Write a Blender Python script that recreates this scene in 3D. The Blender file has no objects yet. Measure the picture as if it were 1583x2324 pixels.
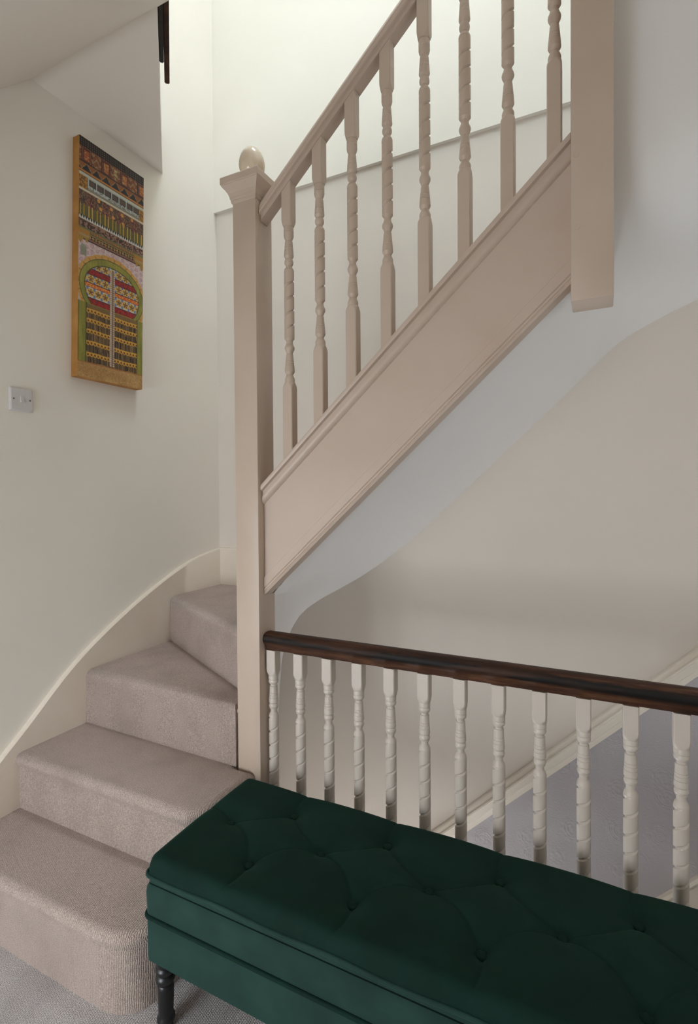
import bpy, bmesh, math
import numpy as np
from mathutils import Matrix, Vector

# ------------------------------------------------------------------ camera, world, light
sc = bpy.context.scene
COL = sc.collection
H0 = 1.372                                   # camera height above the landing floor

cam_d = bpy.data.cameras.new('camera')
cam = bpy.data.objects.new('camera', cam_d)
COL.objects.link(cam)
cr = Vector((0.89760495, 0.44074645, -0.00692210))
cu = Vector((0.00013300, 0.01543266, 0.99988090))
cf = Vector((-0.44080078, 0.89749897, -0.01379381))
M = Matrix.Identity(4)
for i in range(3):
    M[i][0], M[i][1], M[i][2] = cr[i], cu[i], -cf[i]
M[2][3] = H0
cam.matrix_world = M
cam_d.sensor_fit = 'VERTICAL'
cam_d.sensor_height = 36.0
cam_d.sensor_width = 36.0
cam_d.lens = 1168.915 / 2324 * 36.0
cam_d.shift_y = -(1162 - 1134.894) / 2324
cam_d.clip_start = 0.01
sc.camera = cam

world = bpy.data.worlds.new('world')
sc.world = world
world.use_nodes = True
bg = world.node_tree.nodes['Background']
bg.inputs['Color'].default_value = (0.80, 0.90, 1.0, 1)
bg.inputs['Strength'].default_value = 0.6

sc.view_settings.view_transform = 'Standard'
sc.view_settings.look = 'None'
sc.view_settings.gamma = 1.0
sc.view_settings.use_curve_mapping = False
sc.view_settings.exposure = 0.16
sc.cycles.max_bounces = 4
sc.cycles.adaptive_threshold = 0.11
sc.cycles.adaptive_min_samples = 16
sc.cycles.diffuse_bounces = 4
sc.cycles.glossy_bounces = 2
sc.cycles.caustics_reflective = False
sc.cycles.caustics_refractive = False


def area(name, loc, target, sx, sy, power, col):
    d = bpy.data.lights.new(name, 'AREA')
    d.shape = 'RECTANGLE'
    d.size, d.size_y = sx, sy
    d.energy = power
    d.color = col
    o = bpy.data.objects.new(name, d)
    COL.objects.link(o)
    o.location = loc
    o.rotation_euler = (Vector(target) - Vector(loc)).to_track_quat('-Z', 'Y').to_euler()
    return o


# daylight: roof light over the stair, landing window behind the camera, window low in the stairwell; plus added fill lamps
area('added_upper_fill', (-0.55, 0.43, 4.45), (-0.62, 2.27, 4.0), 1.3, 1.0, 15, (0.56, 0.80, 1.0))  # added lamp, aimed to brighten the upper back wall
area('skylight_daylight', (-0.15, 1.70, 8.02), (-0.15, 1.70, 0), 1.6, 0.75, 118, (0.86, 0.925, 1.0))
area('landing_door_daylight', (-1.35, -1.20, 0.70), (-1.40, 0, 0.05), 1.0, 0.9, 34, (0.88, 0.935, 1.0))
area('added_right_fill', (1.93, 0.95, 1.80), (0, 0.95, 1.80), 0.8, 0.9, 3.2, (1.0, 0.95, 0.88))  # added warm fill for the left wall and the newel's right face
area('stairwell_window_daylight', (1.93, 1.90, 0.55), (0, 1.90, 0.55), 0.6, 1.0, 2.5, (0.82, 0.91, 1.0))
area('added_hall_fill', (-1.0, 1.56, -0.72), (-1.0, 2.29, -0.45), 0.9, 0.65, 2.2, (1.0, 0.92, 0.86))  # added fill for the lower back wall, no window built here
area('added_soffit_fill', (-1.52, 1.90, -1.75), (0, 1.90, -1.2), 0.65, 1.4, 90, (0.83, 0.92, 1.0))  # added fill that lifts the soffit, no door behind it

# ------------------------------------------------------------------ helpers
XL, YB = -1.945, 2.293          # left wall, back wall
YN, YC = 1.42, 1.4675           # newel front face, balustrade centre line
XN0, XN1 = -1.133, -1.038       # newel left and right faces
SL = 0.915                      # pitch of the upper flight


def Z(z):
    return z + H0


def props(o, label=None, cat=None, group=None, kind=None):
    if label: o['label'] = label
    if cat: o['category'] = cat
    if group: o['group'] = group
    if kind: o['kind'] = kind
    return o


def link(name, me, mat, parent=None, sharp=None):
    o = bpy.data.objects.new(name, me)
    COL.objects.link(o)
    mats = mat if isinstance(mat, (list, tuple)) else [mat]
    if len(me.materials) == 0:
        for m in mats:
            me.materials.append(m)
    if parent is not None:
        o.parent = parent
    if sharp is not None:
        for p in me.polygons:
            p.use_smooth = True
        me.set_sharp_from_angle(angle=math.radians(sharp))
    return o


def mesh(verts, faces, fix=True):
    me = bpy.data.meshes.new('m')
    me.from_pydata([tuple(v) for v in verts], [], faces)
    if fix:
        bm = bmesh.new()
        bm.from_mesh(me)
        bmesh.ops.recalc_face_normals(bm, faces=bm.faces)
        bm.to_mesh(me)
        bm.free()
    me.update()
    return me


def empty(name, loc=(0, 0, 0)):
    o = bpy.data.objects.new(name, None)
    COL.objects.link(o)
    o.location = loc
    o.empty_display_size = 0.1
    return o


def box_bm(bm, x0, x1, y0, y1, z0, z1):
    v = [bm.verts.new(p) for p in ((x0, y0, z0), (x1, y0, z0), (x1, y1, z0), (x0, y1, z0),
                                   (x0, y0, z1), (x1, y0, z1), (x1, y1, z1), (x0, y1, z1))]
    for f in ((3, 2, 1, 0), (4, 5, 6, 7), (0, 1, 5, 4), (1, 2, 6, 5), (2, 3, 7, 6), (3, 0, 4, 7)):
        bm.faces.new([v[i] for i in f])


def boxes(lst, bevel=0.0, seg=2):
    bm = bmesh.new()
    for b in lst:
        box_bm(bm, *b)
    if bevel:
        bmesh.ops.bevel(bm, geom=bm.edges[:], offset=bevel, segments=seg, affect='EDGES', profile=0.5)
    me = bpy.data.meshes.new('m')
    bm.to_mesh(me)
    bm.free()
    return me


def prism(poly, z0, z1):
    """vertical prism over a plan polygon [(x, y)...]"""
    n = len(poly)
    v = [(x, y, z0) for x, y in poly] + [(x, y, z1) for x, y in poly]
    f = [list(range(n))[::-1], list(range(n, 2 * n))]
    f += [[i, (i + 1) % n, n + (i + 1) % n, n + i] for i in range(n)]
    return mesh(v, f)


def raked(section, x0, x1, slope, xs):
    """closed section [(y, z at x=xs)] swept along X with a rise of slope"""
    n = len(section)
    v = [(x0, y, z + slope * (x0 - xs)) for y, z in section] + [(x1, y, z + slope * (x1 - xs)) for y, z in section]
    f = [list(range(n))[::-1], list(range(n, 2 * n))]
    f += [[i, (i + 1) % n, n + (i + 1) % n, n + i] for i in range(n)]
    return mesh(v, f)


def rings_mesh(rings, close=True, cap=True):
    n = len(rings[0])
    v = [p for r in rings for p in r]
    f = []
    for k in range(len(rings) - 1):
        for i in range(n if close else n - 1):
            a, b = k * n + i, k * n + (i + 1) % n
            f.append([a, b, b + n, a + n])
    if cap:
        f.append(list(range(n))[::-1])
        f.append(list(range((len(rings) - 1) * n, len(rings) * n)))
    return mesh(v, f)


def lathe(prof, cx=0, cy=0, seg=24):
    """prof [(z, r)]"""
    rs = []
    for z, r in prof:
        rs.append([(cx + r * math.cos(2 * math.pi * i / seg), cy + r * math.sin(2 * math.pi * i / seg), z) for i in range(seg)])
    return rings_mesh(rs)


def tube_loop(pts, r, seg=8):
    """closed tube along a loop of points"""
    n = len(pts)
    rs = []
    for i in range(n):
        a, b, c = Vector(pts[i - 1]), Vector(pts[i]), Vector(pts[(i + 1) % n])
        t = (c - a).normalized()
        s = t.cross(Vector((0, 0, 1))).normalized()
        u = s.cross(t)
        rs.append([tuple(b + r * (math.cos(2 * math.pi * k / seg) * s + math.sin(2 * math.pi * k / seg) * u)) for k in range(seg)])
    v = [p for q in rs for p in q]
    f = []
    for k in range(n):
        for i in range(seg):
            k2 = (k + 1) % n
            f.append([k * seg + i, k * seg + (i + 1) % seg, k2 * seg + (i + 1) % seg, k2 * seg + i])
    return mesh(v, f)


def round_rect(x0, x1, y0, y1, r, seg=6):
    pts = []
    for cx, cy, a0 in ((x1 - r, y1 - r, 0), (x0 + r, y1 - r, 90), (x0 + r, y0 + r, 180), (x1 - r, y0 + r, 270)):
        for k in range(seg + 1):
            a = math.radians(a0 + 90 * k / seg)
            pts.append((cx + r * math.cos(a), cy + r * math.sin(a)))
    return pts


# ------------------------------------------------------------------ materials
def srgb(r, g, b):
    f = lambda c: c / 12.92 if c <= 0.04045 else ((c + 0.055) / 1.055) ** 2.4
    return (f(r / 255), f(g / 255), f(b / 255), 1)


class NT:
    def __init__(self, name, rough=0.6):
        self.m = bpy.data.materials.new(name)
        self.m.use_nodes = True
        self.t = self.m.node_tree
        self.b = self.t.nodes['Principled BSDF']
        self.b.inputs['Roughness'].default_value = rough
        self.tc = self.t.nodes.new('ShaderNodeTexCoord')

    def n(self, kind, ins=None, **kw):
        d = self.t.nodes.new(kind)
        for k, v in kw.items():
            setattr(d, k, v)
        for k, v in (ins or {}).items():
            if hasattr(v, 'is_output'):
                self.t.links.new(v, d.inputs[k])
            else:
                d.inputs[k].default_value = v
        return d

    def noise(self, scale, detail=3, vec=None, rough=0.5):
        return self.n('ShaderNodeTexNoise', {'Vector': vec or self.tc.outputs['Object'], 'Scale': scale, 'Detail': detail, 'Roughness': rough})

    def mapping(self, scale=(1, 1, 1), rot=(0, 0, 0)):
        return self.n('ShaderNodeMapping', {'Vector': self.tc.outputs['Object'], 'Scale': scale, 'Rotation': rot}).outputs[0]

    def ramp(self, fac, stops):
        r = self.n('ShaderNodeValToRGB', {'Fac': fac})
        cr_ = r.color_ramp
        while len(cr_.elements) < len(stops):
            cr_.elements.new(0.5)
        for e, (p, c) in zip(cr_.elements, stops):
            e.position = p
            e.color = c
        return r.outputs['Color']

    def mix(self, fac, a, b):
        d = self.n('ShaderNodeMix', data_type='RGBA')
        for k, v in ((0, fac), (6, a), (7, b)):
            if hasattr(v, 'is_output'):
                self.t.links.new(v, d.inputs[k])
            else:
                d.inputs[k].default_value = v
        return d.outputs[2]

    def math(self, op, a, b=0.0, c=None):
        d = self.n('ShaderNodeMath', operation=op)
        for k, v in ((0, a), (1, b), (2, c)):
            if v is None: continue
            if hasattr(v, 'is_output'):
                self.t.links.new(v, d.inputs[k])
            else:
                d.inputs[k].default_value = v
        return d.outputs[0]

    def color(self, c):
        if hasattr(c, 'is_output'):
            self.t.links.new(c, self.b.inputs['Base Color'])
        else:
            self.b.inputs['Base Color'].default_value = c

    def bump(self, h, strength=0.2, dist=0.002):
        d = self.n('ShaderNodeBump', {'Height': h, 'Strength': strength, 'Distance': dist})
        self.t.links.new(d.outputs[0], self.b.inputs['Normal'])


def mat_wall(name, c, var=0.04):
    t = NT(name, 0.85)
    n1 = t.noise(1.7, 4)
    d = tuple(x * (1 - var) for x in c[:3]) + (1,)
    t.color(t.ramp(n1.outputs[0], [(0.3, d), (0.7, c)]))
    n2 = t.noise(260, 3)
    n3 = t.noise(9, 3)
    t.bump(t.math('ADD', t.math('MULTIPLY', n2.outputs[0], 0.25), n3.outputs[0]), 0.15, 0.004)
    return t.m


def mat_trim(name, c, rough=0.42, axis=2):
    t = NT(name, rough)
    s = [90, 90, 90]
    s[axis] = 2.5
    g = t.noise(1.0, 5, t.mapping(tuple(s)))
    n1 = t.noise(5, 4)
    d = tuple(x * k for x, k in zip(c[:3], (0.95, 0.935, 0.91))) + (1,)
    t.color(t.ramp(n1.outputs[0], [(0.35, d), (0.65, c)]))
    t.bump(g.outputs[0], 0.12, 0.0015)
    return t.m


def mat_carpet(name, c1, c2, flat=False):
    t = NT(name, 0.95)
    sep = t.n('ShaderNodeSeparateXYZ', {0: t.tc.outputs['Object']})
    nz = t.noise(70, 2)
    wob = t.math('MULTIPLY', t.math('SUBTRACT', nz.outputs[0], 0.5), 0.006)
    gn = t.n('ShaderNodeNewGeometry')
    nz_ = t.math('ABSOLUTE', t.n('ShaderNodeSeparateXYZ', {0: gn.outputs['True Normal']}).outputs[2])
    side = t.math('SUBTRACT', 1.0, nz_)
    x = t.math('ADD', t.math('ADD', sep.outputs[0], t.math('MULTIPLY', sep.outputs[1], side)), wob)
    length = t.math('ADD', t.math('MULTIPLY', sep.outputs[1], nz_), t.math('MULTIPLY', sep.outputs[2], side))
    rib = t.math('ABSOLUTE', t.math('SINE', t.math('MULTIPLY', x, math.pi / 0.0062)))
    row = t.math('FLOOR', t.math('DIVIDE', x, 0.0062))
    ph = t.math('MULTIPLY', row, 0.0021)
    loop = t.math('ABSOLUTE', t.math('SINE', t.math('MULTIPLY', t.math('ADD', length, ph), math.pi / 0.0052)))
    fz = t.noise(420, 3)
    h = t.math('ADD', t.math('MULTIPLY', t.math('MULTIPLY', rib, t.math('ADD', t.math('MULTIPLY', loop, 0.45), 0.55)), 0.8), t.math('MULTIPLY', fz.outputs[0], 0.7))
    t.bump(h, 0.75, 0.003)
    n1 = t.noise(420, 2)
    n2 = t.noise(6, 4)
    c = t.mix(t.ramp(n1.outputs[0], [(0.35, (0, 0, 0, 1)), (0.68, (1, 1, 1, 1))]), c1, c2)
    st = tuple(x * 0.88 for x in c1[:3]) + (1,)
    c = t.mix(t.ramp(n2.outputs[0], [(0.45, (0, 0, 0, 1)), (0.85, (0.6, 0.6, 0.6, 1))]), c, st)
    t.color(c)
    t.b.inputs['Sheen Weight'].default_value = 0.15
    t.b.inputs['Sheen Roughness'].default_value = 0.5
    return t.m


def mat_velvet(name, c, sheen, sw=0.6):
    t = NT(name, 0.8)
    n1 = t.noise(9, 4)
    d = tuple(x * 0.72 for x in c[:3]) + (1,)
    t.color(t.ramp(n1.outputs[0], [(0.35, d), (0.65, c)]))
    n2 = t.noise(700, 2)
    t.bump(n2.outputs[0], 0.08, 0.001)
    t.b.inputs['Specular IOR Level'].default_value = 0.15
    t.b.inputs['Sheen Weight'].default_value = sw
    t.b.inputs['Sheen Roughness'].default_value = 0.35
    t.b.inputs['Sheen Tint'].default_value = sheen
    return t.m


def mat_darkwood(name, axis_scale, worn=True):
    t = NT(name, 0.62)
    t.b.inputs['Specular IOR Level'].default_value = 0.3
    g = t.noise(1.0, 6, t.mapping(axis_scale), 0.65)
    base = t.ramp(g.outputs[0], [(0.30, srgb(40, 24, 17)), (0.52, srgb(74, 45, 30)), (0.75, srgb(110, 74, 50))])
    if worn:
        w = t.noise(1.0, 5, t.mapping(tuple(a * 0.5 for a in axis_scale)), 0.6)
        z = t.n('ShaderNodeSeparateXYZ', {0: t.tc.outputs['Object']}).outputs[2]
        zn_ = t.math('ADD', z, t.math('MULTIPLY', t.math('SUBTRACT', w.outputs[0], 0.5), 0.03))
        up = t.math('MULTIPLY', t.n('ShaderNodeMapRange', {0: zn_, 1: Z(-0.512), 2: Z(-0.505), 3: 0.0, 4: 1.0}).outputs[0],
                    t.n('ShaderNodeMapRange', {0: zn_, 1: Z(-0.486), 2: Z(-0.479), 3: 1.0, 4: 0.0}).outputs[0])
        k = t.math('MULTIPLY', up, t.ramp(w.outputs[0], [(0.34, (0, 0, 0, 1)), (0.48, (1, 1, 1, 1))]))
        base = t.mix(k, base, srgb(24, 19, 16))
    t.color(base)
    t.bump(g.outputs[0], 0.15, 0.002)
    return t.m


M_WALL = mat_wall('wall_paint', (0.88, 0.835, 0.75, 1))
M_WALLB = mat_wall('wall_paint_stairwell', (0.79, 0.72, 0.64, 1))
M_CEIL = mat_wall('ceiling_paint', (0.88, 0.825, 0.745, 1), 0.02)
M_SOFFIT = mat_wall('soffit_paint', (0.86, 0.845, 0.825, 1), 0.02)
M_TRIM = mat_trim('satin_trim_paint', (0.61, 0.492, 0.40, 1))
M_TRIMX = mat_trim('satin_string_paint', (0.61, 0.49, 0.405, 1), axis=0)
M_TRIML = mat_trim('satin_landing_paint', (0.67, 0.60, 0.535, 1))
M_SKIRT = mat_trim('skirting_paint', (0.78, 0.70, 0.60, 1), 0.5, axis=1)
M_DADO = mat_trim('dado_paint', (0.84, 0.765, 0.66, 1), 0.45, axis=0)
M_CARPET = mat_carpet('stair_carpet', srgb(151, 134, 124), srgb(205, 187, 177))
M_FLOORC = mat_carpet('landing_carpet_lit', srgb(150, 142, 138), srgb(238, 234, 232), True)  # stair carpet lightened, putting the window light on the floor into its colour
M_VEL = mat_velvet('green_velvet', (0.004, 0.023, 0.016, 1), (0.13, 0.40, 0.30, 1), 0.15)
M_VELS = mat_velvet('green_velvet_lit_sides', (0.018, 0.050, 0.041, 1), (0.24, 0.42, 0.36, 1), 0.42)  # same velvet in a lighter copy: front light and sheen put into colour
M_WOODR = mat_darkwood('worn_dark_wood', (7, 70, 70))
M_WOODB = mat_darkwood('old_brown_timber', (14, 14, 30), False)

t = NT('black_paint', 0.35); t.color((0.008, 0.008, 0.009, 1)); t.bump(t.noise(60).outputs[0], 0.1, 0.001); M_BLACK = t.m
t = NT('blackened_timber', 0.5); g_ = t.noise(40, 4)
t.color(t.ramp(g_.outputs[0], [(0.3, srgb(18, 15, 12)), (0.75, srgb(48, 36, 24))])); M_TIMBK = t.m
t = NT('switch_plastic', 0.35); t.color(t.ramp(t.noise(30).outputs[0], [(0, (0.66, 0.63, 0.62, 1)), (1, (0.70, 0.67, 0.66, 1))])); M_SWITCH = t.m
t = NT('screw_metal', 0.4); t.color(t.ramp(t.noise(900).outputs[0], [(0.3, (0.10, 0.09, 0.08, 1)), (0.7, (0.25, 0.23, 0.2, 1))])); t.b.inputs['Metallic'].default_value = 0.7; M_SCREW = t.m
t = NT('canvas_edge', 0.7); t.color(t.ramp(t.noise(14, 4).outputs[0], [(0.3, srgb(168, 116, 52)), (0.7, srgb(196, 142, 78))])); t.bump(t.noise(500).outputs[0], 0.2, 0.001); M_EDGE = t.m
t = NT('painted_canvas', 0.6)
at = t.n('ShaderNodeAttribute', attribute_name='paint'); t.color(at.outputs['Color']); t.bump(t.noise(700).outputs[0], 0.15, 0.001); M_PAINT = t.m
t = NT('ball_paint', 0.16); t.color(t.ramp(t.noise(22, 4).outputs[0], [(0.35, (0.70, 0.58, 0.43, 1)), (0.65, (0.80, 0.69, 0.54, 1))])); M_BALL = t.m
# embossed wallpaper under the dado rail
t = NT('embossed_wallpaper', 0.6)
t.color(t.ramp(t.noise(2.5, 4).outputs[0], [(0.3, (0.45, 0.42, 0.43, 1)), (0.7, (0.51, 0.475, 0.485, 1))]))
vo = t.n('ShaderNodeTexVoronoi', {'Vector': t.tc.outputs['Object'], 'Scale': 8.0}, feature='F1')
cen = t.math('SINE', t.math('MULTIPLY', vo.outputs['Distance'], 95))
mask = t.n('ShaderNodeMapRange', {0: vo.outputs['Distance'], 1: 0.34, 2: 0.5, 3: 1.0, 4: 0.0}).outputs[0]
vs = t.n('ShaderNodeTexVoronoi', {'Vector': t.tc.outputs['Object'], 'Scale': 75.0}, feature='SMOOTH_F1')
em = t.math('MULTIPLY', mask, t.math('ADD', t.math('MULTIPLY', cen, 0.10), vs.outputs['Distance']))
t.bump(t.math('ADD', em, t.math('MULTIPLY', t.noise(150, 3).outputs[0], 0.5)), 0.4, 0.0035); M_PAPER = t.m

# ------------------------------------------------------------------ setting
ZTOP, ZLOW = 7.9, -2.6


def structure(o):
    return props(o, kind='structure')


# floor of the landing (carpet) with the stairwell cut out
fl = prism([(XL, -1.3), (1.95, -1.3), (1.95, YB), (0.60, YB), (0.60, 1.52), (XL, 1.52)], -0.22, 0.0)
structure(link('floor', fl, M_FLOORC))
structure(link('floor_hall', boxes([(XL, 1.95, 1.2, YB, ZLOW - 0.1, ZLOW)]), M_FLOORC))
# carpeted flight going down under the landing rail
sec = [(0.60, -0.02)]
for k in range(1, 6):
    x = 0.60 - 0.236 * (k - 1)
    sec += [(x, -0.22 * k), (x - 0.236, -0.22 * k)]
sec += [(sec[-1][0], ZLOW), (0.60, ZLOW)]
n = len(sec)
fv = [(x, 1.53, z) for x, z in sec] + [(x, YB - 0.02, z) for x, z in sec]
ff = [list(range(n)), list(range(n, 2 * n))[::-1]] + [[i, (i + 1) % n, n + (i + 1) % n, n + i] for i in range(n)]
structure(link('floor_lower_flight', mesh(fv, ff), M_CARPET))

# walls
structure(link('wall_left', boxes([(XL - 0.12, XL, -1.5, YB + 0.12, ZLOW, ZTOP)]), M_WALL))
# back wall: cream above the raking dado, embossed paper below, thicker plaster above floor level
dz = lambda x: Z(-0.635 + 0.96 * (x - 0.321))
LED = Z(1.567)
yb2 = YB - 0.020
bv = [(XL, YB, ZLOW), (1.95, YB, ZLOW), (1.95, YB, dz(1.95)), (XL, YB, dz(XL)), (1.95, YB, LED), (XL, YB, LED)]
bv += [(XL, yb2, LED), (1.95, yb2, LED), (1.95, yb2, ZTOP), (XL, yb2, ZTOP)]
bv += [(XL, YB + 0.15, ZLOW), (1.95, YB + 0.15, ZLOW), (1.95, YB + 0.15, ZTOP), (XL, YB + 0.15, ZTOP)]
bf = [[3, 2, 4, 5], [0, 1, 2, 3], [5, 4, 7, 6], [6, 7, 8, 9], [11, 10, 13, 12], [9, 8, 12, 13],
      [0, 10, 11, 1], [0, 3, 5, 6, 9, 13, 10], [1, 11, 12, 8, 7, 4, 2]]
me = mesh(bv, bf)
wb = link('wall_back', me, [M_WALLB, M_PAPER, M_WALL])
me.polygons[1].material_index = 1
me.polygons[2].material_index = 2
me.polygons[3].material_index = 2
structure(wb)
# right wall with a window low in the stairwell and an added opening for the warm fill
wy0, wy1, wz0, wz1 = 1.60, 2.20, 0.05, 1.05
vy0, vy1, vz0, vz1 = 0.52, 1.38, 1.32, 2.28
structure(link('wall_right', boxes([(1.95, 2.07, -1.4, vy0, ZLOW, ZTOP), (1.95, 2.07, vy1, wy0, ZLOW, ZTOP),
                                    (1.95, 2.07, vy0, vy1, ZLOW, vz0), (1.95, 2.07, vy0, vy1, vz1, ZTOP), (1.95, 2.07, wy1, YB + 0.12, ZLOW, ZTOP),
                                    (1.95, 2.07, wy0, wy1, ZLOW, wz0), (1.95, 2.07, wy0, wy1, wz1, ZTOP)]), M_WALL))
# wall behind the camera with a tall glazed door
rx0, rx1, rz0, rz1 = -1.85, -0.85, 0.10, 1.90
structure(link('wall_rear', boxes([(XL - 0.1, rx0, -1.42, -1.3, ZLOW, ZTOP), (rx1, 2.07, -1.42, -1.3, ZLOW, ZTOP),
                                   (rx0, rx1, -1.42, -1.3, ZLOW, rz0), (rx0, rx1, -1.42, -1.3, rz1, ZTOP)]), M_WALL))


def window(name, axis, a0, a1, z0, z1, c):
    """painted casement frame in a wall opening"""
    s, lst = 0.05, []
    for (p0, p1, q0, q1) in ((a0, a0 + s, z0, z1), (a1 - s, a1, z0, z1), (a0 + s, a1 - s, z0, z0 + s), (a0 + s, a1 - s, z1 - s, z1),
                             ((a0 + a1) / 2 - 0.02, (a0 + a1) / 2 + 0.02, z0 + s, z1 - s)):
        lst.append((p0, p1, c, c + 0.05, q0, q1) if axis == 'x' else (c, c + 0.05, p0, p1, q0, q1))
    structure(link(name, boxes(lst), M_TRIM))


window('window_1', 'x', rx0, rx1, rz0, rz1, -1.40)
window('window_2', 'y', wy0, wy1, wz0, wz1, 1.99)
window('added_window_4', 'y', vy0, vy1, vz0, vz1, 1.99)  # made-up window frame around the warm fill lamp, out of view

# upper floor slab: its edge cuts the corner of the stairwell at 45 degrees
dgl = [(-1.295, 1.25), (XL, 1.90)]
structure(link('ceiling_upper_floor', prism([(XL, -1.3), (1.95, -1.3), (1.95, 1.25)] + dgl, Z(1.58), Z(1.80)), M_CEIL))
# ceiling of the landing, sloping up to the stairwell
pts = []
N = 24
for i in range(N + 1):
    d = 0.97 * i / N
    pts.append((1.248 - d, Z(1.581 - 1.09 * d + 0.56 * d * d)))
pts.append((-1.3, pts[-1][1]))
v, f = [], []
for (y, z) in pts:
    v += [(XL, y, z), (1.95, y, z), (XL, y, max(z + 0.05, Z(1.579))), (1.95, y, max(z + 0.05, Z(1.579)))]
for i in range(len(pts) - 1):
    a, b = 4 * i, 4 * i + 4
    f += [[a, a + 1, b + 1, b], [a + 2, b + 2, b + 3, a + 3], [a, b, b + 2, a + 2], [a + 1, a + 3, b + 3, b + 1]]
f += [[0, 2, 3, 1], [len(v) - 4, len(v) - 3, len(v) - 1, len(v) - 2]]
structure(link('ceiling', mesh(v, f), M_CEIL, sharp=40))
# roof, and the upper room wall with an added, unseen window for the upper fill lamp
sx0, sx1, sy0, sy1 = -0.98, 0.68, 1.30, 2.10
structure(link('ceiling_roof', boxes([(XL, sx0, -1.3, YB, ZTOP, ZTOP + 0.1), (sx1, 1.95, -1.3, YB, ZTOP, ZTOP + 0.1),
                                      (sx0, sx1, -1.3, sy0, ZTOP, ZTOP + 0.1), (sx0, sx1, sy1, YB, ZTOP, ZTOP + 0.1)]), M_CEIL))
ux0, ux1, uz0, uz1 = -1.22, 0.12, 3.93, 4.97
structure(link('wall_upper', boxes([(XL, ux0, 0.26, 0.38, Z(1.80), ZTOP), (ux1, 1.95, 0.26, 0.38, Z(1.80), ZTOP),
                                    (ux0, ux1, 0.26, 0.38, Z(1.80), uz0), (ux0, ux1, 0.26, 0.38, uz1, ZTOP)]), M_WALL))
window('added_window_3', 'x', ux0, ux1, uz0, uz1, 0.28)

# soffit under the upper flight: twisted below the winders, straight under the flight,
# then curving up into the upright plaster face beside the hanging newel
NX, NY = -1.045, 1.505
rul = []
for (xb, zb, zn) in ((-1.62, -3.0, -3.0), (-1.57, -1.3, -1.3), (-1.545, -1.0, -1.0), (-1.529, -0.845, -0.86), (-1.50, -0.724, -0.76), (-1.466, -0.674, -0.69),
                     (-1.417, -0.611, -0.62), (-1.363, -0.567, -0.56), (-1.31, -0.544, -0.51), (-1.208, -0.495, -0.45), (-1.06, -0.41, -0.36)):
    rul.append(((NX, NY, zn), (xb, YB, zb)))
for (xb, zb) in ((-0.943, -0.332), (-0.831, -0.245), (-0.765, -0.189), (-0.558, -0.002), (-0.277, 0.262), (-0.106, 0.422), (-0.025, 0.504), (0.02, 0.548)):
    rul.append(((xb, NY, -0.340 + SL * (xb + 1.038)), (xb, YB + 0.01, zb)))
NS = 14
rows = []
for a, b in rul:
    rows.append([(a[0] + (b[0] - a[0]) * j / NS, a[1] + (b[1] + 0.005 - a[1]) * j / NS, Z(a[2] + (b[2] - a[2]) * j / NS)) for j in range(NS + 1)])
v = [p for r in rows for p in r]
f = []
for i in range(len(rows) - 1):
    for j in range(NS):
        a = i * (NS + 1) + j
        f.append([a, a + 1, a + NS + 2, a + NS + 1])
off = len(v)
zb_pts = [(-0.025, .504), (0.02, .548), (0.054, .578), (0.099, .608), (0.173, .645), (0.245, .678), (0.319, .707), (0.45, .75), (0.7, .81), (1.1, .86), (1.95, .88)]
zn_of = lambda x: np.interp(x, [-0.03, 0.1, 0.2, 0.3, 0.45, 0.7, 1.1, 1.95], [.585, .675, .735, .785, .84, .90, .94, .95])
r2 = []
for (x, zb) in zb_pts:
    zn = float(zn_of(x))
    row = [(x, YB + 0.01, Z(zb))]
    y1 = 1.80
    z1 = zb + (zn - zb) * (YB - y1) / (YB - 1.53)
    sl = (zn - zb) / (YB - 1.53)
    row.append((x, 2.05, Z(zb + sl * (YB - 2.05))))
    # quadratic curve from (y1, z1) to the upright face at y = 1.522
    ye, ze = 1.522, z1 + sl * (y1 - 1.522) + 0.26
    cxm, czm = 1.522, z1 + sl * (y1 - 1.522)
    for k in range(13):
        q = k / 12
        row.append((x, (1 - q) ** 2 * y1 + 2 * q * (1 - q) * cxm + q * q * ye, Z((1 - q) ** 2 * z1 + 2 * q * (1 - q) * czm + q * q * ze)))
    row.append((x, 1.522, Z(1.9)))
    row.append((x, 1.522, Z(2.3)))
    r2.append(row)
nr = len(r2[0])
v += [p for r in r2 for p in r]
for i in range(len(r2) - 1):
    if r2[i + 1][0][0] < 0.0:
        continue
    for j in range(nr - 1):
        a = off + i * nr + j
        f.append([a, a + 1, a + nr + 1, a + nr])
structure(link('ceiling_stair_soffit', mesh(v, f), M_SOFFIT, sharp=35))

# raking dado rail on the back wall of the stairwell, in three bands
zt = lambda x: Z(-0.580 + 0.962 * (x - 0.321))
dsec = [(YB, 0.0), (YB - 0.012, -0.002), (YB - 0.018, -0.012), (YB - 0.018, -0.028), (YB - 0.028, -0.032), (YB - 0.030, -0.040), (YB - 0.022, -0.046),
        (YB - 0.022, -0.078), (YB - 0.014, -0.084), (YB - 0.012, -0.110), (YB, -0.112)]
structure(link('trim_1', raked([(y, zt(0) + z) for y, z in dsec], -1.55, 1.95, 0.962, 0), M_DADO, sharp=50))
zk = lambda x: Z(-1.441 + 1.0 * (x - 0.3226))
ksec = [(YB, 0.0), (YB - 0.018, -0.003), (YB - 0.024, -0.018), (YB - 0.020, -0.032), (YB - 0.014, -0.036), (YB - 0.014, -0.34), (YB, -0.34)]
structure(link('trim_2', raked([(y, zk(0) + z) for y, z in ksec], -1.3, 0.75, 1.0, 0), M_DADO, sharp=50))

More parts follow.
